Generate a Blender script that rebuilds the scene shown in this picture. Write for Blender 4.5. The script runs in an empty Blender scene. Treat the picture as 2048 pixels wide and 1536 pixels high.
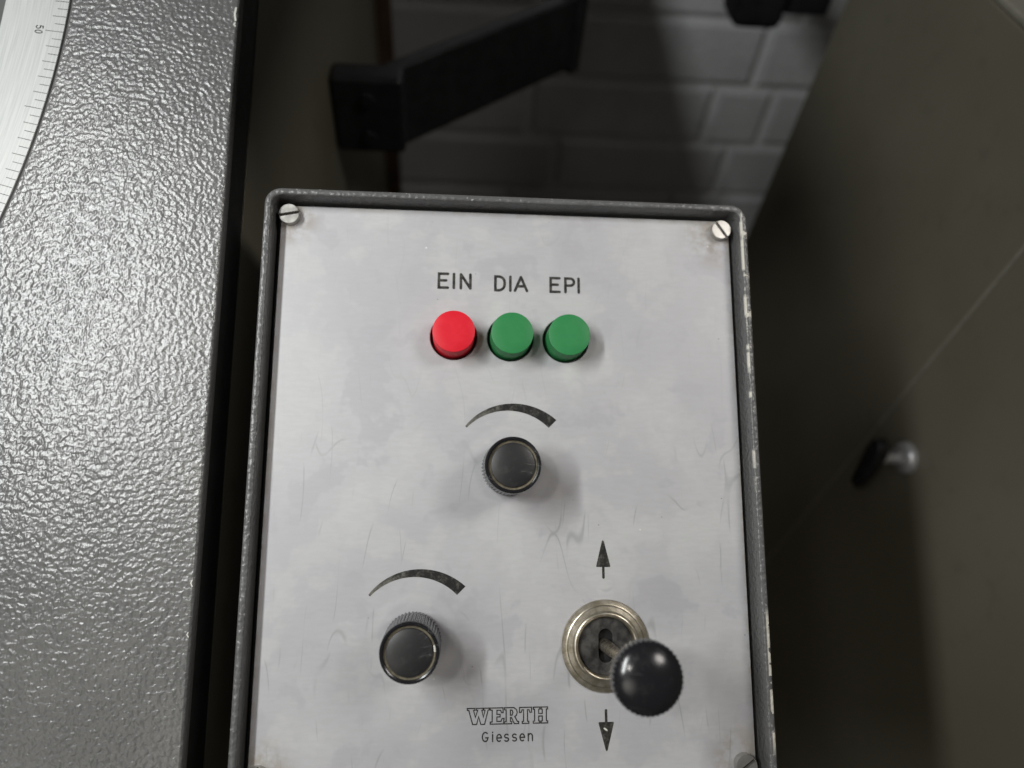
import bpy, bmesh, math, random
from mathutils import Matrix, Vector
random.seed(7)
sc = bpy.context.scene
COL = sc.collection
MM = 0.001
TH = math.radians(28.8)                       # slope of the control panel
RX = Matrix.Rotation(TH, 4, 'X')              # panel frame: x right, y up the slope, z out of the plate

# ------------------------------------------------------------------ camera
CR = Matrix(((0.9964089, -0.01679038, -0.08299025, 0), (0.00238026, 0.98530856, -0.17076702, 0),
             (0.08463825, 0.16995624, 0.98181019, 0), (0, 0, 0, 1)))
cam = bpy.data.cameras.new('camera')
cam.sensor_width = 36; cam.lens = 1420 / 2048 * 36
cam.clip_start = 0.01; cam.clip_end = 20
cam.dof.use_dof = True; cam.dof.focus_distance = 0.192; cam.dof.aperture_fstop = 7.5; cam.dof.aperture_blades = 0
co = bpy.data.objects.new('camera', cam); COL.objects.link(co)
co.matrix_world = RX @ Matrix.Translation((-16.4 * MM, 0, 200 * MM)) @ CR
sc.camera = co

# ------------------------------------------------------------------ world and lamps
w = bpy.data.worlds.new('World'); sc.world = w; w.use_nodes = True
w.node_tree.nodes['Background'].inputs[0].default_value = (1.0, 0.97, 0.92, 1)
w.node_tree.nodes['Background'].inputs[1].default_value = 0.037

def lamp(name, kind, loc, target, power, color, size, spot=None, blend=0.5):
    l = bpy.data.lights.new(name, kind); l.energy = power; l.color = color
    if kind == 'AREA': l.shape = 'DISK'; l.size = size
    else: l.shadow_soft_size = size
    if kind == 'SPOT': l.spot_size = math.radians(spot); l.spot_blend = blend
    o = bpy.data.objects.new(name, l); COL.objects.link(o)
    o.location = loc
    o.rotation_euler = (Vector(target) - Vector(loc)).to_track_quat('-Z', 'Y').to_euler()
    return o
lamp('work_lamp', 'SPOT', (-0.190, -0.161, 0.448), (0.035, 0.012, 0.0), 1.15, (1.0, 0.96, 0.92), 0.016, 36, 0.5)
# fluorescent tube over the machine, parallel to its sloping front
tube = lamp('tube_lamp', 'AREA', (-0.365, -0.06, 0.510), (0.05, 0.20, -0.1), 3.25, (0.98, 1.0, 0.99), 0.05)
tube.data.shape = 'RECTANGLE'; tube.data.size = 0.035; tube.data.size_y = 0.36
_z = (Vector((-0.365, -0.06, 0.510)) - Vector((0.05, 0.20, -0.1))).normalized()
_y = Vector((0, math.cos(TH), math.sin(TH))); _y = (_y - _z * _y.dot(_z)).normalized(); _x = _y.cross(_z)
tube.matrix_world = Matrix(((_x.x, _y.x, _z.x, -0.365), (_x.y, _y.y, _z.y, -0.06), (_x.z, _y.z, _z.z, 0.510), (0, 0, 0, 1)))
side = lamp('side_lamp', 'AREA', (0.40, -0.03, 0.60), (-0.03, 0.10, 0.0), 0.28, (1.0, 0.95, 0.90), 0.20)
side.data.spread = math.radians(75)
cab_fill = lamp('cab_fill_lamp', 'AREA', (-0.25, -0.60, 0.35), (0.25, 0.06, -0.22), 0.08, (1.0, 0.93, 0.84), 0.5)  # fill light added to brighten the cabinet's lower left
cab_fill.data.spread = math.radians(40)

sc.view_settings.view_transform = 'Standard'; sc.view_settings.look = 'None'
sc.view_settings.exposure = 0.0; sc.view_settings.gamma = 1.0
sc.render.engine = 'CYCLES'; sc.cycles.max_bounces = 6

# ------------------------------------------------------------------ node helpers
class NT:
    def __init__(s, name):
        s.m = bpy.data.materials.new(name); s.m.use_nodes = True
        s.t = s.m.node_tree; s.b = s.t.nodes['Principled BSDF']
        s.co = s.t.nodes.new('ShaderNodeTexCoord').outputs['Object']
    def lk(s, a, b): s.t.links.new(a, b)
    def put(s, sock, v):
        if hasattr(v, 'is_output'): s.lk(v, sock)
        else: sock.default_value = v
    def mapping(s, scale=(1, 1, 1), rot=(0, 0, 0), loc=(0, 0, 0), vec=None):
        n = s.t.nodes.new('ShaderNodeMapping'); s.lk(vec or s.co, n.inputs[0])
        n.inputs['Scale'].default_value = scale; n.inputs['Rotation'].default_value = rot; n.inputs['Location'].default_value = loc
        return n.outputs[0]
    def noise(s, scale, detail=2, rough=0.5, vec=None, dist=0.0, color=False):
        n = s.t.nodes.new('ShaderNodeTexNoise'); s.lk(vec or s.co, n.inputs['Vector'])
        n.inputs['Scale'].default_value = scale; n.inputs['Detail'].default_value = detail
        n.inputs['Roughness'].default_value = rough; n.inputs['Distortion'].default_value = dist
        return n.outputs['Color' if color else 'Fac']
    def voro(s, scale, feature='F1', vec=None, rnd=1.0, out='Distance'):
        n = s.t.nodes.new('ShaderNodeTexVoronoi'); n.feature = feature; s.lk(vec or s.co, n.inputs['Vector'])
        n.inputs['Scale'].default_value = scale; n.inputs['Randomness'].default_value = rnd
        return n.outputs[out]
    def ramp(s, v, a, b, lo=0.0, hi=1.0, smooth=True):
        n = s.t.nodes.new('ShaderNodeMapRange'); n.interpolation_type = 'SMOOTHSTEP' if smooth else 'LINEAR'
        s.put(n.inputs[0], v); n.inputs[1].default_value = a; n.inputs[2].default_value = b
        n.inputs[3].default_value = lo; n.inputs[4].default_value = hi
        return n.outputs[0]
    def math(s, op, a, b=0.0, c=None, clamp=False):
        n = s.t.nodes.new('ShaderNodeMath'); n.operation = op; n.use_clamp = clamp
        s.put(n.inputs[0], a); s.put(n.inputs[1], b)
        if c is not None: s.put(n.inputs[2], c)
        return n.outputs[0]
    def mix(s, f, a, b, mode='MIX'):
        n = s.t.nodes.new('ShaderNodeMix'); n.data_type = 'RGBA'; n.blend_type = mode
        s.put(n.inputs[0], f); s.put(n.inputs[6], a); s.put(n.inputs[7], b)
        return n.outputs[2]
    def sep(s, vec=None):
        n = s.t.nodes.new('ShaderNodeSeparateXYZ'); s.lk(vec or s.co, n.inputs[0]); return n.outputs
    def vadd(s, a, b, k=1.0):
        m = s.t.nodes.new('ShaderNodeVectorMath'); m.operation = 'MULTIPLY_ADD'
        s.put(m.inputs[0], b); m.inputs[1].default_value = (k, k, k); s.put(m.inputs[2], a)
        return m.outputs[0]
    def bump(s, h, strength, dist, normal=None):
        n = s.t.nodes.new('ShaderNodeBump'); s.put(n.inputs['Height'], h)
        n.inputs['Strength'].default_value = strength; n.inputs['Distance'].default_value = dist
        if normal is not None: s.lk(normal, n.inputs['Normal'])
        return n.outputs[0]
    def set(s, **k):
        names = dict(base='Base Color', rough='Roughness', metal='Metallic', normal='Normal', spec='Specular IOR Level', coat='Coat Weight', coatr='Coat Roughness')
        for a, v in k.items(): s.put(s.b.inputs[names[a]], v)
        return s.m

def rgb(r, g, b): return (r, g, b, 1)

def hammer_height(n, scale):
    return n.noise(scale, 0.7, 0.5, dist=0.25)

def mat_hammer():
    n = NT('hammertone_paint')
    h = hammer_height(n, 790)
    big = n.noise(30, 2)
    base = n.mix(n.ramp(big, 0.3, 0.7), rgb(0.112, 0.112, 0.110), rgb(0.138, 0.137, 0.133))
    return n.set(base=base, rough=0.28, spec=0.62, normal=n.bump(h, 1.0, 0.00029))

def mat_hammer_worn():
    n = NT('worn_hammertone_paint')
    h = hammer_height(n, 760)
    x, y, z = n.sep()
    chip = n.noise(330, 3, 0.6)
    # bare metal and chipped primer along the right-hand edge, where hands and tools rub it
    right = n.ramp(x, 0.0683, 0.0690)
    edge = n.math('MAXIMUM', n.ramp(x, 0.0700, 0.07045), n.math('MULTIPLY', n.ramp(x, 0.0684, 0.0687), n.ramp(x, 0.0692, 0.0688)))
    top = n.ramp(z, 0.0047, 0.0054)
    along = n.noise(55, 2, 0.6, vec=n.mapping((1, 1, 1), loc=(0.3, 0.0, 0)))
    upper = n.ramp(y, 0.015, 0.055)
    thr = n.math('ADD', n.math('MULTIPLY', chip, 0.9), n.math('ADD', n.math('MULTIPLY', along, 0.35), n.math('MULTIPLY', upper, 0.22)))
    thr = n.math('ADD', thr, n.math('MULTIPLY', edge, 0.12))
    wear = n.math('MULTIPLY', n.math('MULTIPLY', n.ramp(thr, 0.93, 0.97), right), top)
    low = n.math('MULTIPLY', n.math('MULTIPLY', n.ramp(n.noise(260, 2, 0.5), 0.50, 0.52), n.ramp(x, 0.0692, 0.0696)),
                 n.math('MULTIPLY', n.ramp(y, -0.026, -0.030), n.ramp(y, -0.066, -0.060)))
    # long rubbed line on the inner edge of the right rim
    run = n.noise(1.0, 2, 0.6, vec=n.mapping((60, 130, 0)))
    inner = n.math('MULTIPLY', n.math('MULTIPLY', n.ramp(x, 0.06835, 0.0685), n.ramp(x, 0.0692, 0.0690)),
                   n.math('MULTIPLY', n.ramp(run, 0.47, 0.53), n.math('MULTIPLY', n.ramp(y, 0.002, 0.02), n.ramp(z, 0.0046, 0.0051))))
    wear = n.math('MAXIMUM', wear, inner)
    wear = n.math('MAXIMUM', wear, low)
    speck = n.math('MULTIPLY', n.ramp(n.noise(900, 2), 0.66, 0.70), 0.6)
    base = n.mix(n.noise(60, 2), rgb(0.085, 0.086, 0.086), rgb(0.13, 0.13, 0.128))
    base = n.mix(n.math('MULTIPLY', speck, top), base, rgb(0.4, 0.4, 0.39))
    base = n.mix(wear, base, rgb(0.54, 0.52, 0.46))
    r = n.mix(wear, rgb(0.34, 0, 0), rgb(0.5, 0, 0)); rr = n.sep(r)[0]
    hh = n.math('SUBTRACT', h, n.math('MULTIPLY', wear, 0.5))
    return n.set(base=base, rough=rr, spec=0.5, normal=n.bump(hh, 0.9, 0.00040))

def mat_plate():
    n = NT('satin_aluminium')
    x, y, z = n.sep()
    smear = n.noise(26, 3, 0.55, dist=0.2)
    cloud = n.noise(48, 4, 0.62, vec=n.mapping(loc=(0.11, 0.27, 0)), dist=0.15)
    fine = n.noise(900, 2, 0.6, vec=n.mapping((0.25, 1, 1)))
    grain = n.noise(2600, 1, 0.5)
    def scratch(scale, width, breakup, seed, rot):
        # hairlines: thin level lines of a slow stretched field, broken up into short, slightly curved strokes
        f = n.noise(scale, 0.6, 0.5, vec=n.mapping((1, 0.22, 1), rot=(0, 0, rot), loc=(seed, seed * 0.7, 0)))
        line = n.ramp(n.math('ABSOLUTE', n.math('SUBTRACT', f, 0.5)), 0.0, width, 1.0, 0.0)
        return n.math('MULTIPLY', line, n.ramp(n.noise(breakup, 1, 0.6, vec=n.mapping(loc=(seed * 3, 1.3, 0))), 0.54, 0.66))
    sc_ = None
    for a_ in ((70, 0.0075, 60, 0.31, 0.5), (60, 0.006, 75, 0.77, 2.3), (90, 0.009, 55, 0.53, 1.2), (80, 0.008, 65, 1.9, 2.9)):
        q_ = scratch(*a_); sc_ = q_ if sc_ is None else n.math('MAXIMUM', sc_, q_)
    lower = n.ramp(y, 0.045, -0.005, 0.22, 1.0)      # hands rub the lower half most
    sc_ = n.math('MULTIPLY', sc_, lower)
    spots = n.ramp(n.voro(120, 'F1', n.mapping(loc=(0.4, 0.2, 0)), 1.0), 0.045, 0.02)
    spots = n.math('MULTIPLY', spots, n.ramp(n.noise(90, 1), 0.54, 0.60))
    pits = n.ramp(n.voro(210, 'F1', n.mapping((1.0, 1.3, 1), loc=(0.9, 0.5, 0))), 0.060, 0.030)
    pits = n.math('MULTIPLY', pits, n.ramp(n.noise(150, 1, vec=n.mapping(loc=(2, 1, 0))), 0.55, 0.60))
    base = n.mix(n.ramp(smear, 0.36, 0.64), rgb(0.425, 0.424, 0.443), rgb(0.475, 0.475, 0.487))
    base = n.mix(n.math('MULTIPLY', n.ramp(cloud, 0.51, 0.60), 0.33), base, rgb(0.545, 0.55, 0.535))
    base = n.mix(n.math('MULTIPLY', n.ramp(cloud, 0.45, 0.39), 0.65), base, rgb(0.40, 0.395, 0.42))
    base = n.mix(n.ramp(fine, 0.35, 0.65, 0.0, 0.17), base, rgb(0.36, 0.36, 0.36))
    base = n.mix(n.math('MULTIPLY', sc_, 0.6), base, rgb(0.27, 0.28, 0.28))
    base = n.mix(n.math('MULTIPLY', spots, 0.6), base, rgb(0.86, 0.86, 0.85))
    base = n.mix(n.math('MULTIPLY', pits, 0.75), base, rgb(0.12, 0.11, 0.10))
    # rubbed rings where fingers turn the knobs
    for kx, ky in ((-0.55, 10.7), (-25.87, -35.1)):
        dx = n.math('SUBTRACT', x, kx * MM); dy = n.math('SUBTRACT', y, ky * MM)
        d = n.math('SQRT', n.math('ADD', n.math('MULTIPLY', dx, dx), n.math('MULTIPLY', dy, dy)))
        wob = n.math('ADD', d, n.math('MULTIPLY', n.math('SUBTRACT', cloud, 0.5), 0.004))
        rb = n.math('MULTIPLY', n.ramp(wob, 0.0088, 0.0100), n.ramp(wob, 0.0128, 0.0112))
        base = n.mix(n.math('MULTIPLY', rb, 0.13), base, rgb(0.66, 0.66, 0.64))
    # grime worked into the corners round the screws and along the top edge
    dirt = None
    for cx, cy, rr in ((-64.4, 83.2, 11), (64.0, 83.0, 15), (63.6, -68.0, 13), (-64.4, -68, 12)):
        dx = n.math('SUBTRACT', x, cx * MM); dy = n.math('SUBTRACT', y, cy * MM)
        d = n.math('SQRT', n.math('ADD', n.math('MULTIPLY', dx, dx), n.math('MULTIPLY', dy, dy)))
        g = n.ramp(d, rr * MM, 3 * MM)
        dirt = g if dirt is None else n.math('MAXIMUM', dirt, g)
    ed = n.ramp(n.math('ABSOLUTE', x), 0.0655, 0.0669, 0.0, 0.8)
    et = n.ramp(y, 0.0845, 0.0865, 0.0, 0.5)
    dirt = n.math('MAXIMUM', dirt, n.math('MAXIMUM', ed, et))
    dn = n.noise(190, 4, 0.65)
    dirt = n.math('MULTIPLY', dirt, n.ramp(dn, 0.38, 0.62))
    base = n.mix(n.math('MULTIPLY', dirt, 0.62), base, rgb(0.27, 0.225, 0.165))
    rough = n.math('ADD', n.ramp(smear, 0.3, 0.7, 0.48, 0.54), n.math('MULTIPLY', n.ramp(cloud, 0.4, 0.65), 0.05))
    rough = n.math('ADD', rough, n.math('MULTIPLY', dirt, 0.2))
    hgt = n.math('SUBTRACT', n.math('ADD', n.math('MULTIPLY', fine, 0.5), n.math('MULTIPLY', grain, 0.35)), 0.0)
    return n.set(base=base, rough=rough, metal=0.15, normal=n.bump(hgt, 0.22, 0.00008))

def mat_plain(name, col, rough, metal=0.0, spec=0.5, var=0.12, scale=120, bump=0.0, bscale=900, bdist=0.0001):
    n = NT(name)
    f = n.noise(scale, 3, 0.6)
    lo = rgb(*[c * (1 - var) for c in col]); hi = rgb(*[min(1, c * (1 + var)) for c in col])
    base = n.mix(n.ramp(f, 0.3, 0.7), lo, hi)
    r = n.math('ADD', rough, n.ramp(n.noise(scale * 2.3, 2), 0.3, 0.7, -0.04, 0.04))
    k = dict(base=base, rough=r, metal=metal, spec=spec)
    if bump: k['normal'] = n.bump(n.noise(bscale, 2, 0.6), bump, bdist)
    return n.set(**k)

def mat_button(name, col):
    n = NT(name)
    f = n.noise(500, 3, 0.6)
    base = n.mix(n.ramp(f, 0.3, 0.7, 0.0, 0.25), rgb(*col), rgb(*[min(1, c * 1.15 + 0.02) for c in col]))
    sp = n.math('MULTIPLY', n.ramp(n.voro(420, 'F1'), 0.10, 0.05), n.ramp(n.noise(300, 1), 0.6, 0.65))
    base = n.mix(n.math('MULTIPLY', sp, 0.5), base, rgb(*[c * 0.4 for c in col]))
    return n.set(base=base, rough=0.45, spec=0.25, normal=n.bump(n.noise(1800, 2), 0.08, 0.0001))

def mat_bakelite(name, rough, scr=0.5, base=(0.012, 0.012, 0.014), dusty=0.12):
    n = NT(name)
    w_ = n.vadd(n.mapping((1, 2.5, 1), rot=(0, 0, 0.6)), n.noise(120, 2, color=True), 0.006)
    e = n.voro(170, 'DISTANCE_TO_EDGE', w_)
    s = n.math('MULTIPLY', n.ramp(e, 0.0, 0.02, 1.0, 0.0), n.ramp(n.noise(160, 2), 0.54, 0.62))
    dust = n.ramp(n.noise(350, 4, 0.65), 0.5, 0.75)
    b = n.mix(n.math('MULTIPLY', dust, dusty), rgb(*base), rgb(0.06, 0.058, 0.055))
    b = n.mix(n.math('MULTIPLY', s, scr), b, rgb(0.20, 0.20, 0.20))
    r = n.math('ADD', rough, n.math('MULTIPLY', dust, 0.12))
    return n.set(base=b, rough=r, spec=0.5)

def mat_engraved():
    n = NT('engraved_black_paint')
    f = n.noise(700, 4, 0.7)
    base = n.mix(n.ramp(f, 0.40, 0.72), rgb(0.013, 0.013, 0.012), rgb(0.085, 0.08, 0.068))
    return n.set(base=base, rough=0.6, spec=0.3)

def mat_wedge():
    n = NT('worn_wedge_paint')
    x, y, z = n.sep()
    f = n.noise(480, 4, 0.75)
    thin = n.ramp(x, 0.004, -0.013)
    base = n.mix(n.ramp(n.math('ADD', f, n.math('MULTIPLY', thin, 0.22)), 0.46, 0.84), rgb(0.008, 0.008, 0.008), rgb(0.14, 0.135, 0.115))
    return n.set(base=base, rough=0.5, spec=0.35)

def mat_nickel():
    n = NT('tarnished_nickel')
    x, y, z = n.sep()
    rad = n.math('SQRT', n.math('ADD', n.math('MULTIPLY', x, x), n.math('MULTIPLY', y, y)))
    rings = n.math('SINE', n.math('MULTIPLY', rad, 26000.0))
    t = n.noise(420, 4, 0.65)
    base = n.mix(n.ramp(t, 0.35, 0.68), rgb(0.39, 0.35, 0.265), rgb(0.58, 0.54, 0.455))
    base = n.mix(n.ramp(n.noise(260, 3, 0.6, vec=n.mapping(loc=(1, 1, 0))), 0.55, 0.75, 0, 0.6), base, rgb(0.24, 0.20, 0.13))
    return n.set(base=base, rough=0.33, metal=0.9, normal=n.bump(rings, 0.10, 0.00004))

def mat_ring():
    n = NT('brushed_scale_ring')
    # turned on a lathe: the brush marks run round the ring (ring centre is this object's origin)
    x, y, z = n.sep()
    rad = n.math('SQRT', n.math('ADD', n.math('MULTIPLY', x, x), n.math('MULTIPLY', y, y)))
    ang = n.math('ARCTAN2', y, x)
    c = n.t.nodes.new('ShaderNodeCombineXYZ'); n.put(c.inputs[0], n.math('MULTIPLY', rad, 2600.0)); n.put(c.inputs[1], n.math('MULTIPLY', ang, 14.0))
    br = n.noise(1.0, 3, 0.6, vec=c.outputs[0])
    cl = n.noise(60, 3)
    base = n.mix(n.ramp(br, 0.3, 0.7), rgb(0.35, 0.355, 0.35), rgb(0.43, 0.43, 0.42))
    base = n.mix(n.ramp(cl, 0.5, 0.75, 0, 0.4), base, rgb(0.42, 0.415, 0.40))
    sp = n.math('MULTIPLY', n.ramp(n.voro(130, 'F1'), 0.06, 0.03), n.ramp(n.noise(110, 1), 0.58, 0.62))
    base = n.mix(sp, base, rgb(0.10, 0.10, 0.10))
    return n.set(base=base, rough=0.5, metal=0.35, normal=n.bump(br, 0.12, 0.0001))

def mat_brick():
    n = NT('white_painted_brick')
    oi = n.t.nodes.new('ShaderNodeObjectInfo')
    f = n.noise(22, 4, 0.6)
    base = n.mix(n.ramp(f, 0.3, 0.7), rgb(0.70, 0.705, 0.715), rgb(0.78, 0.785, 0.79))
    base = n.mix(n.math('MULTIPLY', oi.outputs['Random'], 0.55), base, rgb(0.62, 0.62, 0.63))
    return n.set(base=base, rough=0.6, spec=0.3, normal=n.bump(n.noise(120, 4, 0.6), 0.8, 0.003))

def mat_olive(name, k=1.0):
    n = NT(name)
    f = n.noise(6, 3, 0.5); f2 = n.noise(90, 3, 0.6)
    base = n.mix(n.ramp(f, 0.3, 0.7), rgb(0.155 * k, 0.142 * k, 0.102 * k), rgb(0.19 * k, 0.178 * k, 0.135 * k))
    base = n.mix(n.ramp(f2, 0.55, 0.75, 0, 0.3), base, rgb(0.10 * k, 0.095 * k, 0.07 * k))
    return n.set(base=base, rough=0.5, spec=0.4, normal=n.bump(n.noise(500, 2), 0.15, 0.0006))

M = {}
M['hammer'] = mat_hammer(); M['worn'] = mat_hammer_worn(); M['plate'] = mat_plate()
M['red'] = mat_button('red_plastic', (0.66, 0.010, 0.026)); M['green'] = mat_button('green_plastic', (0.026, 0.205, 0.064))
M['bake'] = mat_bakelite('black_bakelite', 0.20); M['cap'] = mat_bakelite('worn_black_cap', 0.40, 0.8, (0.016, 0.016, 0.017), 0.32)
M['dust'] = mat_plain('dusty_groove', (0.12, 0.105, 0.07), 0.8, var=0.5, scale=500)
M['skirt'] = mat_plain('dusty_knurling', (0.030, 0.030, 0.028), 0.35, var=0.4, scale=700)
M['eng'] = mat_engraved(); M['wedge'] = mat_wedge(); M['nickel'] = mat_nickel(); M['ring'] = mat_ring()
M['screw'] = mat_plain('zinc_plated_steel', (0.42, 0.41, 0.385), 0.33, metal=0.7, var=0.10, scale=250)
M['slot'] = mat_plain('slot_grime', (0.03, 0.025, 0.02), 0.8)
M['black'] = mat_plain('edge_shade_black', (0.010, 0.010, 0.010), 0.55, var=0.3)  # black that stands in for shade along the front's side
M['void'] = mat_plain('dark_inside', (0.008, 0.008, 0.008), 0.8)
M['insert'] = mat_plain('dusty_black_insert', (0.035, 0.034, 0.032), 0.5, var=0.7, scale=420, bump=0.3, bscale=600)
M['lever'] = mat_plain('steel_lever', (0.48, 0.43, 0.35), 0.3, metal=0.9, var=0.3, scale=500)
M['brick'] = mat_brick()
M['mortar'] = mat_plain('painted_mortar', (0.86, 0.86, 0.86), 0.7, var=0.04, scale=60, bump=0.4, bscale=200, bdist=0.002)
M['olive'] = mat_olive('olive_grey_paint', 0.8); M['olive_body'] = mat_olive('olive_body_paint', 0.8)
M['brown'] = mat_plain('brown_wood', (0.075, 0.045, 0.028), 0.6, var=0.3, scale=40)
M['arm'] = mat_plain('black_arm_paint', (0.012, 0.012, 0.014), 0.45, var=0.3)
M['chrome'] = mat_plain('chrome', (0.55, 0.55, 0.57), 0.32, metal=0.6, var=0.05)
M['glass'] = mat_plain('ground_glass_screen', (0.05, 0.055, 0.05), 0.35, var=0.1)
M['floor'] = mat_plain('red_brown_floor', (0.11, 0.035, 0.025), 0.6, var=0.25, scale=20)
M['pole'] = mat_plain('grey_post_paint', (0.05, 0.05, 0.05), 0.5)
M['spot'] = mat_plain('bare_spot', (0.62, 0.61, 0.55), 0.5)
M['seam'] = mat_plain('bare_seam_edge', (0.20, 0.19, 0.155), 0.45)

# ------------------------------------------------------------------ mesh helpers (millimetres)
WM = {}                                            # world matrices of roots and parts
def add(name, me, mat, parent=None, mw=None, smooth=False, bevel=0, seg=2):
    o = bpy.data.objects.new(name, me); COL.objects.link(o)
    if mat is not None and me is not None and not me.materials: me.materials.append(mat)
    mw = mw or Matrix.Identity(4)
    WM[o] = mw.copy()
    if parent is not None:
        o.parent = parent; o.matrix_basis = WM[parent].inverted() @ mw
    else: o.matrix_basis = mw
    if smooth and me is not None:
        for p in me.polygons: p.use_smooth = True
    if bevel:
        b = o.modifiers.new('bevel', 'BEVEL'); b.width = bevel * MM; b.segments = seg; b.limit_method = 'ANGLE'; b.angle_limit = math.radians(35)
        for p in me.polygons: p.use_smooth = True
        b.harden_normals = True
    return o
def tag(o, label, cat=None, group=None, kind=None):
    if label: o['label'] = label
    if cat: o['category'] = cat
    if group: o['group'] = group
    if kind: o['kind'] = kind
    return o
def thing(name, label, cat, mw):
    o = add(name, None, None, None, mw); o.empty_display_size = 0.02
    return tag(o, label, cat)
def mesh(name, verts, faces):
    me = bpy.data.meshes.new(name)
    me.from_pydata([(x * MM, y * MM, z * MM) for x, y, z in verts], [], faces); me.update()
    return me
def box(name, x0, x1, y0, y1, z0, z1):
    v = [(x, y, z) for z in (z0, z1) for y in (y0, y1) for x in (x0, x1)]
    return mesh(name, v, [(0, 2, 3, 1), (4, 5, 7, 6), (0, 1, 5, 4), (2, 6, 7, 3), (0, 4, 6, 2), (1, 3, 7, 5)])
def lathe(name, prof, seg=64, teeth=None, caps=True):
    """prof: (r, z) from outside bottom to centre top; teeth=(indices, depth): alternate radius"""
    v = []; f = []
    for i in range(seg):
        a = 2 * math.pi * i / seg
        for j, (r, z) in enumerate(prof):
            rr = r
            if teeth and j in teeth[0] and (i // teeth[2]) % 2: rr = r - teeth[1]
            v.append((rr * math.cos(a), rr * math.sin(a), z))
    n = len(prof)
    for i in range(seg):
        k = (i + 1) % seg
        for j in range(n - 1):
            f.append((i * n + j, k * n + j, k * n + j + 1, i * n + j + 1))
    if caps and prof[-1][0] > 1e-6: f.append(tuple(i * n + n - 1 for i in range(seg)))
    if caps and prof[0][0] > 1e-6: f.append(tuple(i * n for i in reversed(range(seg))))
    me = mesh(name, v, f)
    bm = bmesh.new(); bm.from_mesh(me); bmesh.ops.remove_doubles(bm, verts=bm.verts, dist=1e-7); bm.to_mesh(me); bm.free()
    return me
def smooth_by_angle(me, deg=35):
    for p in me.polygons: p.use_smooth = True
    bm = bmesh.new(); bm.from_mesh(me)
    for e in bm.edges:
        if len(e.link_faces) == 2 and e.calc_face_angle(0) > math.radians(deg): e.smooth = False
    bm.to_mesh(me); bm.free()
def rrect(hx0, hx1, y0, y1, r, n=8):
    pts = []
    for cx, cy, a0 in ((hx1 - r, y1 - r, 0), (hx0 + r, y1 - r, 90), (hx0 + r, y0 + r, 180), (hx1 - r, y0 + r, 270)):
        for k in range(n + 1):
            a = math.radians(a0 + 90 * k / n); pts.append((cx + r * math.cos(a), cy + r * math.sin(a)))
    return pts
def circle(cx, cy, r, n=48): return [(cx + r * math.cos(2 * math.pi * k / n), cy + r * math.sin(2 * math.pi * k / n)) for k in range(n)]
def sheet(name, loops, z0, z1, bevel=0.0):
    """flat plate with holes: first loop outside, the others holes; top at z1"""
    cu = bpy.data.curves.new(name, 'CURVE'); cu.dimensions = '2D'; cu.fill_mode = 'BOTH'
    for lp in loops:
        s = cu.splines.new('POLY'); s.points.add(len(lp) - 1); s.use_cyclic_u = True
        for p, (x, y) in zip(s.points, lp): p.co = (x * MM, y * MM, 0, 1)
    cu.extrude = (z1 - z0) / 2 * MM - bevel * MM; cu.bevel_depth = bevel * MM; cu.bevel_resolution = 1; cu.offset = -bevel * MM
    o = bpy.data.objects.new('tmp', cu); COL.objects.link(o)
    dg = bpy.context.evaluated_depsgraph_get()
    me = bpy.data.meshes.new_from_object(o.evaluated_get(dg)); me.name = name
    bpy.data.objects.remove(o); bpy.data.curves.remove(cu)
    me.transform(Matrix.Translation((0, 0, (z0 + z1) / 2 * MM)))
    me.materials.clear()
    return me
def ribbon(verts, faces, pts, wd, z, closed=False, cap=True):
    n = len(pts); h = wd / 2; base = len(verts)
    def nrm(a, b):
        dx, dy = b[0] - a[0], b[1] - a[1]; l = math.hypot(dx, dy) or 1; return (-dy / l, dx / l)
    for i, p in enumerate(pts):
        pr = pts[i - 1] if (i > 0 or closed) else None; nx = pts[(i + 1) % n] if (i < n - 1 or closed) else None
        if pr is None: m = nrm(p, nx); k = 1
        elif nx is None: m = nrm(pr, p); k = 1
        else:
            a, b = nrm(pr, p), nrm(p, nx); m = (a[0] + b[0], a[1] + b[1]); l = math.hypot(*m)
            if l < 0.3: m = a; k = 1
            else: m = (m[0] / l, m[1] / l); k = min(2.2, 1 / max(0.25, m[0] * a[0] + m[1] * a[1]))
        verts += [(p[0] + m[0] * h * k, p[1] + m[1] * h * k, z), (p[0] - m[0] * h * k, p[1] - m[1] * h * k, z)]
    for i in range(n if closed else n - 1):
        a = base + 2 * i; b = base + 2 * ((i + 1) % n); faces.append((a, a + 1, b + 1, b))
    if cap and not closed:
        for p, q in ((pts[0], pts[1]), (pts[-1], pts[-2])):
            ang = math.atan2(p[1] - q[1], p[0] - q[0]); b = len(verts)
            for k in range(9):
                t = ang - math.pi / 2 + math.pi * k / 8; verts.append((p[0] + h * math.cos(t), p[1] + h * math.sin(t), z))
            faces.append(tuple(range(b, b + 9)))
def strokes(name, lines, wd, z, dz=0.0006):
    v = []; f = []
    for i, l in enumerate(lines):
        closed = isinstance(l, tuple); ribbon(v, f, list(l), wd, z + i * dz, closed)
    return mesh(name, v, f)
def arcpts(cx, cy, rx, ry, a0, a1, n=10): return [(cx + rx * math.cos(math.radians(a0 + (a1 - a0) * k / n)), cy + ry * math.sin(math.radians(a0 + (a1 - a0) * k / n))) for k in range(n + 1)]

# ================================================================== floor and wall
FLOOR = -900.0
YW = 773.0
fl = add('floor', mesh('floor', [(-1500, -900, FLOOR), (1600, -900, FLOOR), (1600, 900, FLOOR), (-1500, 900, FLOOR)], [(0, 1, 2, 3)]), M['floor'])
tag(fl, 'dark reddish brown floor far below the machine', kind='structure')

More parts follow.
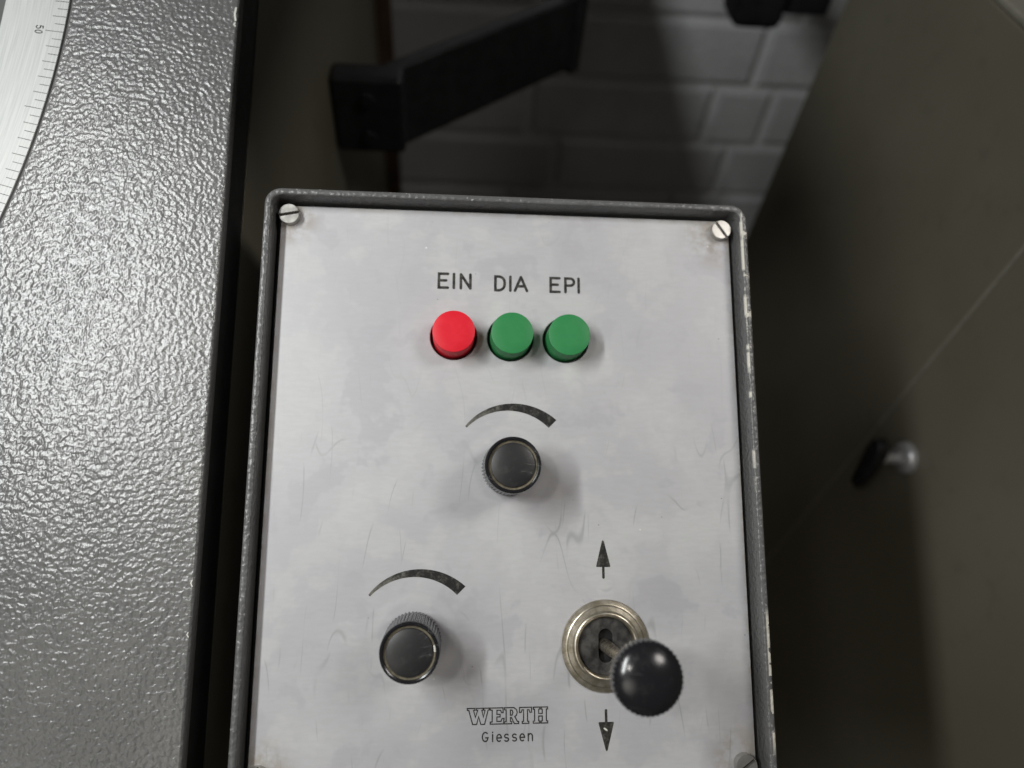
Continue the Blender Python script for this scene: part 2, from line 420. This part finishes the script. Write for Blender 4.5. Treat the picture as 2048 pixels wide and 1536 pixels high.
wall = thing('brick_wall', 'white painted brick wall behind the machine', 'wall', Matrix.Translation((0.2, YW * MM, FLOOR * MM)))
add('mortar', box('mortar', -1500, 1600, YW, YW + 120, FLOOR, 420), M['mortar'], wall)
CH = 83.3; BL = 240.0; JT = 9.0
def brick_mesh(length):
    """front face proud of the mortar, edges softened by many coats of paint"""
    b = 5.0; L = length; H = CH - JT; D = 9.0
    out = []
    for (ix, y) in ((0.0, 1.0), (0.0, -D + b), (b * 0.35, -D + b * 0.35), (b, -D)):
        out += [(ix, y, ix), (L - ix, y, ix), (L - ix, y, H - ix), (ix, y, H - ix)]
    f = []
    for k in range(3):
        for j in range(4):
            a = 4 * k + j; c = 4 * k + (j + 1) % 4; f.append((a, c, c + 4, a + 4))
    f.append((12, 13, 14, 15))
    me = mesh('brick', out, f); me.materials.append(M['brick'])
    for p in me.polygons: p.use_smooth = False
    return me
full = brick_mesh(BL - JT); closer = brick_mesh(79 - JT)
TOPZ = 175.3 + (-165 - 175.3) * 1.0917            # joint between the two topmost courses in view
starts = {0: 361.9, 1: 319.1, 2: 361.0, 3: 300.0}
for row in range(-2, 6):
    z = TOPZ - (row + 1) * CH + JT / 2
    x0 = starts.get(row, 361.9 if row % 2 == 0 else 319.1)
    js = [x0]
    if row % 2: js = [x0, x0 + 79]
    xs = []
    x = x0
    while x > -420: xs.append((x - BL, full)); x -= BL
    x = x0
    if row % 2: xs.append((x, closer)); x += 79
    while x < 800: xs.append((x, full)); x += BL
    for bx, me in xs:
        add('brick', me, None, wall, Matrix.Translation(((bx + JT / 2) * MM, (YW + random.uniform(-0.8, 0.8)) * MM, (z + random.uniform(-1, 1)) * MM)) @ Matrix.Rotation(random.uniform(-0.004, 0.004), 4, 'Y'))

# ================================================================== projector on the left
BX = -83.2                                         # right-hand edge of its front
RC = (-421.2, 162.0); RR = 289.0                   # centre and radius of the scale ring on the sloping front
proj = thing('profile_projector', 'big grey hammertone machine front with a round graduated scale ring, at left', 'machine', Matrix.Translation((-0.4, 0.1, FLOOR * MM)))
U0, U1 = -160.0, 520.0
FX0 = RC[0] - (BX - RC[0])
front = add('front_plate', sheet('front_plate', [rrect(FX0, BX, U0, U1, 6), circle(RC[0], RC[1], RR + 0.45, 220)], -4.5, 0, 0.8), M['hammer'], proj, RX)
tag(front, 'dimpled grey hammertone front plate')
for k, (cu_, ln, wd_) in enumerate(((147.5, 4.2, 0.55), (144.0, 1.0, 0.5), (119.0, 0.9, 0.4), (-20.0, 1.6, 0.3), (-33.0, 1.1, 0.3))):
    cv = []; cf = []
    ribbon(cv, cf, [(BX - 0.95, cu_ + ln / 2), (BX - 1.2, cu_), (BX - 0.8, cu_ - ln / 2)], wd_, 0.02)
    add('paint_chip', mesh('paint_chip', cv, cf), M['spot'], front, RX)
add('edge_shade_band', sheet('edge_shade_band', [rrect(FX0 + 1, BX - 0.8, U0 + 1, U1 - 1, 6), circle(RC[0], RC[1], RR + 2, 120)], -20, -4.52), M['black'], proj, RX)  # shade behind the front plate's edge, put in as a black band
c_, s_ = math.cos(TH), math.sin(TH)
def slope(u, n): return (u * c_ - n * s_, u * s_ + n * c_)
prof = [slope(U0 + 2, -20.1), slope(U1 - 2, -20.1)]
YB = 498.0
prof = [slope(U0 + 2, -20.1), (YB, slope((YB - 20.1 * s_) / c_, -20.1)[1]), (YB, FLOOR), (slope(U0 + 2, -20.1)[0] + 60, FLOOR), (slope(U0 + 2, -20.1)[0] + 60, -330)]
nb = len(prof)
bv = [(BX - 0.5, y, z) for y, z in prof] + [(FX0 + 0.5, y, z) for y, z in prof]
bf = [tuple(range(nb)), tuple(reversed(range(nb, 2 * nb)))] + [((i + 1) % nb, i, nb + i, nb + (i + 1) % nb) for i in range(nb)]
add('body', mesh('body', bv, bf), M['olive_body'], proj)
add('shade_board', box('shade_board', BX - 0.3, 8, 78, 262, 128, 140), M['olive_body'], proj, bevel=2)  # unseen board, added to throw shade on the cabinet
add('shade_board_mount', box('shade_board_mount', BX - 0.3, BX + 3, 205, 258, 70, 128.2), M['olive_body'], proj)  # added mount holding the unseen shade board
add('rear_board', box('rear_board', FX0, -71.5, YB + 0.2, YB + 14, FLOOR, 200), M['brown'], proj)
RM = RX @ Matrix.Translation((RC[0] * MM, RC[1] * MM, 0))
ring = add('scale_ring', sheet('scale_ring', [circle(0, 0, RR - 0.15, 240), circle(0, 0, RR - 18.2, 240)], -5, -0.5, 0.15), M['ring'], proj, RM)
tag(ring, 'brushed aluminium scale ring with degree marks')
gv = []; gf = []
A50 = -4.66
for k in range(-180, 181):
    a = math.radians(A50 - 0.5 * k)
    if abs(a) > math.radians(95): continue
    L = 5.0 if k % 10 == 0 else (3.85 if k % 2 == 0 else 2.75)
    r0, r1 = RR - 0.35 - L, RR - 0.35
    ribbon(gv, gf, [(r0 * math.cos(a), r0 * math.sin(a)), (r1 * math.cos(a), r1 * math.sin(a))], 0.16, -0.46, cap=False)
add('graduation', mesh('graduation', gv, gf), M['eng'], ring, RM)
# numeral 50: tops of the digits point outwards, reading clockwise
def d5(): return [[(0.75, 1.9), (0.05, 1.9), (0.0, 1.05)] + arcpts(0.42, 0.62, 0.46, 0.58, 120, -150, 10)]
def d0(): return [tuple(arcpts(0.45, 0.95, 0.45, 0.95, 0, 345, 22))]
num = []
aa = math.radians(A50); er = (math.cos(aa), math.sin(aa)); et = (math.sin(aa), -math.cos(aa))
for dig, off in ((d5(), -1.2), (d0(), 0.3)):
    for l in dig:
        q = [((RR - 8.2 + py * 1.08) * er[0] + (off + px) * et[0], (RR - 8.2 + py * 1.08) * er[1] + (off + px) * et[1]) for px, py in l]
        num.append(tuple(q) if isinstance(l, tuple) else q)
add('numeral', strokes('numeral', num, 0.26, -0.455), M['eng'], ring, RM)
add('screen', mesh('screen', [(x, y, -4.0) for x, y in circle(0, 0, RR - 17, 120)], [tuple(range(120))]), M['glass'], proj, RM)

# ================================================================== control box
Z = RX.copy()
cb = thing('control_box', 'grey control box with satin metal plate, buttons, knobs and toggle lever', 'control panel', Z)
# housing: swept wall with a rounded lip
X0, X1, Y0, Y1 = -70.45, 70.45, -75.0, 89.5
lip = [(10.0, -48), (3.0, -55), (0.6, -54), (0.0, -50), (0.0, -20), (0.0, 4.9), (0.12, 5.3), (0.4, 5.5), (0.95, 5.56), (1.6, 5.5), (1.88, 5.3), (2.0, 4.9), (2.05, 2.0), (2.1, -3.6), (4.5, -4.0)]
lv = []; lf = []; loops = []
for off, z in lip:
    r = max(0.8, 4.6 - off); loops.append([(x, y, z) for x, y in rrect(X0 + off, X1 - off, Y0 + off, Y1 - off, r, 8)])
# extra points on the straight runs so the lip can be slightly uneven
def densify(lp):
    out = []
    for i, p in enumerate(lp):
        q = lp[(i + 1) % len(lp)]; out.append(p); d = math.hypot(q[0] - p[0], q[1] - p[1])
        if d > 20:
            for k in range(1, 40): out.append(tuple(p[j] + (q[j] - p[j]) * k / 40 for j in range(3)))
    return out
loops = [densify(l) for l in loops]
NL = len(loops[0])
for l in loops: lv += l
for j in range(len(loops) - 1):
    for i in range(NL):
        k = (i + 1) % NL; lf.append((j * NL + i, j * NL + k, (j + 1) * NL + k, (j + 1) * NL + i))
lf.append(tuple(reversed(range(NL))))
lf.append(tuple((len(loops) - 1) * NL + i for i in range(NL)))
hm = mesh('housing', lv, lf); smooth_by_angle(hm, 50)
tag(add('housing', hm, M['worn'], cb, Z), 'grey hammertone housing, its right rim chipped to bare metal')
# plate
bxs = [(-16.4, 48.25), (0.0, 48.15), (16.2, 48.02)]
TG = (26.2, -37.1)
plate = add('face_plate', sheet('face_plate', [rrect(-66.9, 66.9, -71.6, 86.5, 1.5, 5)] + [circle(x, y, 6.75) for x, y in bxs] + [circle(TG[0], TG[1], 7.9)], -1.6, 0, 0.22), M['plate'], cb, Z)
tag(plate, 'scratched satin aluminium face plate')
def T(x, y, z=0, rz=0): return Z @ Matrix.Translation((x * MM, y * MM, z * MM)) @ Matrix.Rotation(rz, 4, 'Z')
# screws
def screw_mesh():
    R = 2.95; hw = 0.36; v = []; f = []
    def prism(pts, z0, z1, ch=0.22):
        b = len(v); n = len(pts); cx = sum(p[0] for p in pts) / n; cy = sum(p[1] for p in pts) / n
        for zz, k in ((z0, 1.0), (z1 - ch, 1.0), (z1, 1 - ch / R)):
            v.extend([(cx + (x - cx) * k, cy + (y - cy) * k, zz) for x, y in pts])
        for j in range(2):
            for i in range(n):
                q = (i + 1) % n; f.append((b + j * n + i, b + j * n + q, b + (j + 1) * n + q, b + (j + 1) * n + i))
        f.append(tuple(b + 2 * n + i for i in range(n))); f.append(tuple(b + i for i in reversed(range(n))))
    prism(circle(0, 0, R - 0.02, 40), 0.0, 1.25, 0.01)
    a0 = math.asin(hw / R)
    for s in (0, math.pi):
        prism([(R * math.cos(s + a0 + (math.pi - 2 * a0) * k / 20), R * math.sin(s + a0 + (math.pi - 2 * a0) * k / 20)) for k in range(21)], 1.2, 2.15)
    me = mesh('screw', v, f); me.materials.append(M['screw']); return me
sm = screw_mesh()
slot = box('screw_slot', -2.7, 2.7, -0.35, 0.35, 1.255, 1.30); slot.materials.append(M['slot'])
for (x, y, a) in ((-64.3, 83.2, 12), (63.9, 83.0, -56), (63.5, -68.0, 35), (-64.3, -68.0, 80)):
    s = add('screw', sm, None, cb, T(x, y, 0, math.radians(a))); add('screw_slot', slot, None, s, T(x, y, 0, math.radians(a)))
# push buttons
bp = [(5.95, -6.0), (5.95, 6.8), (5.9, 6.93), (5.75, 7.0), (3.0, 7.03), (0.0, 7.04)]
bred = lathe('push_button', bp, 72); smooth_by_angle(bred, 40); bgr = bred.copy()
bred.materials.append(M['red']); bgr.materials.append(M['green'])
wellm = lathe('button_well', [(7.6, -1.62), (7.6, -7), (6.72, -7), (6.72, -1.62)][::-1], 48, caps=False); wellm.materials.append(M['void'])
for (x, y), me, lab in zip(bxs, (bred, bgr, bgr), ('red push button under EIN', 'green push button under DIA', 'green push button under EPI')):
    b = tag(add('push_button', me, None, cb, T(x, y, 0)), lab)
    add('button_well', wellm, None, b, T(x, y, 0))
# rotary knobs
def knob(x, y, lab, turn, chip=False):
    seg = 96 * 2
    body = lathe('knurled_body', [(7.25, 0.35), (7.55, 0.9), (7.5, 9.0), (7.4, 15.0), (7.3, 15.6)] + [(7.2, 15.95), (7.36, 16.35), (7.3, 16.75), (7.05, 17.05), (6.7, 17.05), (6.42, 16.9), (6.3, 16.2)], seg, ((0, 1, 2, 3), 0.42, 2))
    smooth_by_angle(body, 22)
    k = tag(add('rotary_knob', body, M['bake'], cb, T(x, y, 0, turn)), lab)
    gr = lathe('dust_groove', [(6.6, 16.25), (6.5, 16.5), (6.2, 16.35), (5.9, 16.3), (5.6, 16.2)], 72, caps=False)
    smooth_by_angle(gr, 60); add('dust_groove', gr, M['dust'], k, T(x, y, 0, turn))
    cp = lathe('knob_cap', [(5.78, 16.1), (5.78, 16.6), (5.66, 16.78), (4.9, 16.98), (3.6, 17.16), (1.9, 17.30), (0.0, 17.34)], 72)
    smooth_by_angle(cp, 40); add('knob_cap', cp, M['cap'], k, T(x, y, 0, turn))
    if chip:
        v = []; f = []
        ribbon(v, f, arcpts(0, 0, 6.2, 6.2, 3, 14, 6), 0.5, 16.66); v2 = [(a, b, c) for a, b, c in v]
        add('chip', mesh('chip', v2, f), M['spot'], k, T(x, y, 0, 0))
knob(-0.55, 10.7, 'upper black knurled knob', 0.1)
knob(-25.87, -35.1, 'lower black knurled knob with a chipped groove', 0.4, True)
# toggle
bez = lathe('toggle_bezel', [(12.1, 0.02), (12.15, 0.45), (11.95, 0.75), (11.0, 0.85), (10.6, 0.95), (10.45, 1.25), (9.9, 1.35), (9.3, 1.45), (9.1, 1.9), (8.6, 2.25), (8.1, 2.2), (7.75, 1.9), (7.6, 1.2), (7.55, -2.0)], 96, caps=False)
smooth_by_angle(bez, 50)
tg = tag(add('toggle_switch', bez, M['nickel'], cb, T(*TG)), 'toggle switch with stepped nickel ring and black knob')
ins = sheet('insert', [circle(0, 0, 7.58, 64), [(x * 1.0, y) for x, y in rrect(-1.9, 1.9, -4.4, 4.4, 1.85, 6)]], -1.0, 0.7, 0.2)
add('insert', ins, M['insert'], tg, T(*TG))
add('insert_floor', mesh('insert_floor', [(x, y, -1.8) for x, y in circle(0, 0, 7.5, 32)], [tuple(range(32))]), M['void'], tg, T(*TG))
lev = lathe('lever', [(1.75, -1.5), (1.7, 4), (1.45, 12), (1.45, 41.0)], 32); smooth_by_angle(lev, 40)
LT = T(*TG) @ Matrix.Rotation(-0.026, 4, 'X')
add('lever', lev, M['lever'], tg, LT)
kseg = 84 * 2
hk = lathe('lever_knob', [(2.2, 38.4), (5.6, 38.6), (7.3, 39.2), (7.5, 39.7), (7.55, 42.6), (7.5, 43.0)] + [(7.25, 43.3), (6.95, 43.65), (6.3, 44.2), (5.3, 44.75), (4.0, 45.25), (2.6, 45.6), (1.2, 45.8), (0.0, 45.86)], kseg, ((2, 3, 4, 5), 0.26, 2))
smooth_by_angle(hk, 26)
add('lever_knob', hk, M['bake'], tg, LT @ Matrix.Diagonal((1.035, 1.035, 1.0, 1.0)))

# engraved marks on the plate
ZE = 0.03
def ltr_E(x, y, w, h): return [[(x + w, y), (x, y), (x, y + h), (x + w, y + h)], [(x, y + h * 0.52), (x + w * 0.8, y + h * 0.52)]]
def ltr_I(x, y, h): return [[(x, y), (x, y + h)]]
def ltr_N(x, y, w, h): return [[(x, y), (x, y + h)], [(x, y + h), (x + w, y)], [(x + w, y), (x + w, y + h)]]
def ltr_D(x, y, w, h): r = min(w * 0.8, h * 0.42); return [tuple([(x, y), (x + w - r, y)] + arcpts(x + w - r, y + r, r, r, -80, 0, 6) + arcpts(x + w - r, y + h - r, r, r, 0, 90, 7)[0:] + [(x, y + h)])]
def ltr_A(x, y, w, h): return [[(x, y), (x + w / 2, y + h)], [(x + w / 2, y + h), (x + w, y)], [(x + w * 0.17, y + h * 0.33), (x + w * 0.83, y + h * 0.33)]]
def ltr_P(x, y, w, h): r = h * 0.26; return [[(x, y), (x, y + h), (x + w - r, y + h)] + arcpts(x + w - r, y + h - r, r, r, 80, -90, 9) + [(x, y + h - 2 * r)]]
S = -16.4
SW = 0.81
words = (('EIN', ltr_E(-4.55 + S, 62.95, 2.6, 4.2) + ltr_I(-0.2 + S, 62.95, 4.2) + ltr_N(1.85 + S, 62.9, 2.75, 4.2)),
         ('DIA', ltr_D(11.95 + S, 62.6, 2.7, 4.2) + ltr_I(16.35 + S, 62.6, 4.2) + ltr_A(17.7 + S, 62.6, 3.55, 4.2)),
         ('EPI', ltr_E(28.3 + S, 62.6, 2.6, 4.2) + ltr_P(32.7 + S, 62.6, 2.55, 4.2) + ltr_I(36.65 + S, 62.6, 4.2)))
for wname, ls in words:
    tag(add('engraved_word', strokes('engraved_word', ls, SW, ZE), M['eng'], plate, Z), 'engraved black word ' + wname)
# outlined serif letters
def serif(letter):
    if letter == 'W': return [[(0, 4), (2.0, 4), (2.0, 3.55), (1.65, 3.5), (2.15, 1.75), (2.75, 3.5), (2.4, 3.55), (2.4, 4), (4.2, 4), (4.2, 3.55), (3.85, 3.5), (4.25, 1.75), (4.7, 3.5), (4.35, 3.55), (4.35, 4), (5.85, 4), (5.85, 3.55), (5.5, 3.5), (4.6, 0), (3.6, 0), (3.0, 1.9), (2.5, 0), (1.45, 0), (0.4, 3.5), (0, 3.55)]]
    if letter == 'E': return [[(0, 0), (3.5, 0), (3.65, 1.35), (3.15, 1.35), (2.85, 0.65), (1.75, 0.65), (1.75, 1.75), (2.6, 1.75), (2.6, 2.4), (1.75, 2.4), (1.75, 3.4), (2.75, 3.4), (2.95, 2.8), (3.4, 2.8), (3.35, 4), (0, 4), (0, 3.5), (0.5, 3.45), (0.5, 0.55), (0, 0.5)]]
    if letter == 'R': return [[(0, 0), (1.95, 0), (1.95, 0.5), (1.6, 0.55), (1.6, 1.55), (1.85, 1.55), (2.65, 0), (3.8, 0), (3.8, 0.5), (3.45, 0.55), (2.75, 1.75), (3.2, 2.1), (3.4, 2.8), (3.2, 3.5), (2.5, 4), (0, 4), (0, 3.5), (0.45, 3.45), (0.45, 0.55), (0, 0.5)], [(1.6, 2.1), (2.05, 2.15), (2.25, 2.75), (2.05, 3.35), (1.6, 3.4)]]
    if letter == 'T': return [[(0.75, 0), (2.5, 0), (2.5, 0.5), (2.15, 0.55), (2.15, 3.4), (2.55, 3.4), (2.8, 2.75), (3.25, 2.75), (3.2, 4), (0.05, 4), (0, 2.75), (0.45, 2.75), (0.7, 3.4), (1.1, 3.4), (1.1, 0.55), (0.75, 0.5)]]
    if letter == 'H': return [[(0, 0), (1.75, 0), (1.75, 0.5), (1.45, 0.55), (1.45, 1.75), (2.4, 1.75), (2.4, 0.55), (2.1, 0.5), (2.1, 0), (3.85, 0), (3.85, 0.5), (3.5, 0.55), (3.5, 3.45), (3.85, 3.5), (3.85, 4), (2.1, 4), (2.1, 3.5), (2.4, 3.45), (2.4, 2.4), (1.45, 2.4), (1.45, 3.45), (1.75, 3.5), (1.75, 4), (0, 4), (0, 3.5), (0.35, 3.45), (0.35, 0.55), (0, 0.5)]]
ol = []
for ch, x in (('W', 0.05), ('E', 6.15), ('R', 9.9), ('T', 13.9), ('H', 17.6)):
    for lp in serif(ch): ol.append(tuple((5.2 + S + x + px, -56.55 + py) for px, py in lp))
tag(add('engraved_word', strokes('engraved_word', ol, 0.31, ZE), M['eng'], plate, Z), 'outlined serif word WERTH')
gl = []
bx, by, xh = 9.25 + S, -60.85, 1.72
gl += [arcpts(bx + 0.82, by + 1.17, 0.78, 1.12, 50, 310, 12) + [(bx + 1.5, by + 0.95), (bx + 0.95, by + 0.95)]]
gl += [[(bx + 2.75, by), (bx + 2.75, by + xh)], [(bx + 2.75, by + 2.25), (bx + 2.75, by + 2.3)]]
def e_(x): return [[(x, by + xh * 0.5), (x + 1.2, by + xh * 0.5)] + arcpts(x + 0.6, by + xh * 0.5, 0.6, xh * 0.5, 15, 305, 12)]
def s__(x): return [arcpts(x + 0.58, by + xh * 0.74, 0.5, xh * 0.26, 35, 265, 8) + arcpts(x + 0.58, by + xh * 0.25, 0.55, xh * 0.25, 80, -145, 8)]
gl += e_(bx + 3.85) + s__(bx + 5.85) + s__(bx + 7.95) + e_(bx + 10.0)
gl += [[(bx + 12.2, by), (bx + 12.2, by + xh)], [(bx + 12.2, by + xh * 0.62)] + arcpts(bx + 12.75, by + xh * 0.62, 0.55, xh * 0.38, 150, 0, 8) + [(bx + 13.3, by)]]
tag(add('engraved_word', strokes('engraved_word', gl, 0.36, ZE), M['eng'], plate, Z), 'engraved word Giessen')
# brightness wedges
def wedge(cx, cy):
    v = []; f = []; n = 26
    for k in range(n + 1):
        t = k / n; a = math.radians(136 - 91 * t)
        ri = 16.35; ro = 16.95 + 2.6 * t ** 0.9
        v += [(ri * math.cos(a), ri * math.sin(a), ZE), (ro * math.cos(a), ro * math.sin(a), ZE)]
        if k: f.append((2 * k - 2, 2 * k, 2 * k + 1, 2 * k - 1))
    me = mesh('wedge_mark', v, f); add('wedge_mark', me, M['wedge'], plate, T(cx, cy))
wedge(-0.55, 10.7); wedge(-25.87, -35.1)
def arrow(tipy, basey, endy, hw, flip):
    x = 42.45 + S; v = []; f = []
    d = 1 if flip > 0 else -1
    tri = [(x - hw, basey), (x - hw + 0.15, basey - 0.25 * d), (x + hw - 0.15, basey - 0.25 * d), (x + hw, basey), (x + 0.28, tipy - 0.35 * d), (x, tipy), (x - 0.28, tipy - 0.35 * d)]
    if d < 0: tri = tri[::-1]
    v += [(a, b, ZE) for a, b in tri]; f.append(tuple(range(len(tri))))
    ribbon(v, f, [(x, basey - 0.1 * d), (x, endy)], 0.72, ZE + 0.001)
    return add('arrow_mark', mesh('arrow_mark', v, f), M['eng'], plate, Z)
arrow(-9.0, -16.1, -19.15, 2.0, 1)
ad = arrow(-64.0, -56.9, -53.75, 2.1, -1)
add('paint_chip', mesh('paint_chip', [(26.0 - 0.75, -58.3, 0.036), (26.0 - 0.2, -58.75, 0.036), (26.0 + 0.35, -59.0, 0.036), (26.0 + 0.3, -58.55, 0.036), (26.0 - 0.15, -58.2, 0.036), (26.0 - 0.5, -58.05, 0.036)], [tuple(range(6))]), M['spot'], ad, Z)
# post that carries the box (hidden behind it)
pm = lathe('support_post', [(22, FLOOR), (22, -42)], 32); smooth_by_angle(pm)
add('support_post', pm, M['pole'], cb, Matrix.Translation((0, 0.03, 0)))

# ================================================================== cabinet on the right
CX = 250.0
cab = thing('cabinet', 'olive grey sheet metal cabinet with a wing latch, at right', 'cabinet', Matrix.Translation((0.4, 0.1, FLOOR * MM)))
add('side_sheet', box('side_sheet', CX, 640, 152.6, 408, FLOOR, 37), M['olive'], cab, bevel=2.0)
add('door', box('door', CX - 0.4, 640, -420, 151.4, FLOOR, 37), M['olive'], cab, bevel=1.2)
add('seam_strip', box('seam_strip', CX - 0.25, CX + 12, 151.2, 152.8, FLOOR + 2, 34), M['seam'], cab)
add('top_edge', box('top_edge', CX - 1.2, CX + 16, -420, 406, 37.2, 41), M['seam'], cab, bevel=1.2)
LM = Matrix.Translation((CX * MM, 0.120, -0.158)) @ Matrix.Rotation(-math.pi / 2, 4, 'Y')   # local z points to -X
lb = lathe('latch', [(9.5, 0.2), (9.5, 2.5), (9.0, 4.0), (7.8, 4.8), (4.4, 5.2), (3.6, 6.0), (3.5, 21.0)], 40); smooth_by_angle(lb, 40)
latch = tag(add('latch', lb, M['chrome'], cab, LM), 'chrome quarter turn latch with black wing')
wv = [(-24, -2.6), (-21, -3.8), (-8, -5.2), (6, -5.4), (12, -4.0), (13.5, -2.2), (13.5, 2.2), (12, 4.0), (6, 5.4), (-8, 5.2), (-21, 3.8), (-24, 2.6)]
wm = sheet('wing', [wv], 17, 25, 1.5)
add('wing', wm, M['bake'], latch, LM @ Matrix.Rotation(math.radians(10), 4, 'Z'))

# ================================================================== bracket arm on the machine side
br = thing('bracket_arm', 'black angled bracket arm bolted to the machine side, above the control box', 'bracket', Matrix.Translation((-0.083, 0.259, -0.06)))
add('mounting_block', box('mounting_block', BX - 0.3, -45, 259, 277, -62, -18), M['arm'], br, bevel=3)
p0, p1 = Vector((-54, 277)), Vector((60, 384)); d = (p1 - p0).normalized(); nn = Vector((-d.y, d.x)) * 5
q = [p0 - nn, p1 - nn, p1 + nn, p0 + nn]
av = [(a.x, a.y, -68) for a in q] + [(a.x, a.y, -20) for a in q]
add('arm', mesh('arm', av, [(3, 2, 1, 0), (4, 5, 6, 7), (0, 1, 5, 4), (1, 2, 6, 5), (2, 3, 7, 6), (3, 0, 4, 7)]), M['arm'], br, bevel=2)
blt = lathe('bolt', [(4.2, -0.2), (4.2, 2.6), (3.7, 3.2), (0.0, 3.3)], 6); blt.materials.append(M['arm'])
for bxx, bzz in ((-64, -29), (-64, -51)):
    add('bolt', blt, None, br, Matrix.Translation((bxx * MM, 0.259, bzz * MM)) @ Matrix.Rotation(math.pi / 2, 4, 'X'))
q2 = [p1 - nn * 1.5 - d * 6, p1 - nn * 1.5 + d * 4, p1 + nn * 1.5 + d * 4, p1 + nn * 1.5 - d * 6]
add('end_plate', mesh('end_plate', [(a.x, a.y, -71) for a in q2] + [(a.x, a.y, 10) for a in q2], [(3, 2, 1, 0), (4, 5, 6, 7), (0, 1, 5, 4), (1, 2, 6, 5), (2, 3, 7, 6), (3, 0, 4, 7)]), M['arm'], br, bevel=2)
# second fitting hanging into the top of the picture, carried by the wall
wb = thing('wall_bracket', 'black clamp fitting at the top edge, in front of the bricks', 'clamp', Matrix.Translation((0.22, YW * MM - 0.009, -0.02)))
add('wall_plate', box('wall_plate', 190, 280, YW - 24, YW - 9.5, -60, 40), M['arm'], wb, bevel=2)
add('carrier', box('carrier', 206, 230, 462, YW - 24, -22, 6), M['arm'], wb, bevel=2)
add('grip', box('grip', 185, 223, 432, 470, -59, 6), M['arm'], wb, bevel=7, seg=4)
add('cross_bar', box('cross_bar', 223.1, 257, 438, 464, -49, 6), M['arm'], wb, bevel=3)
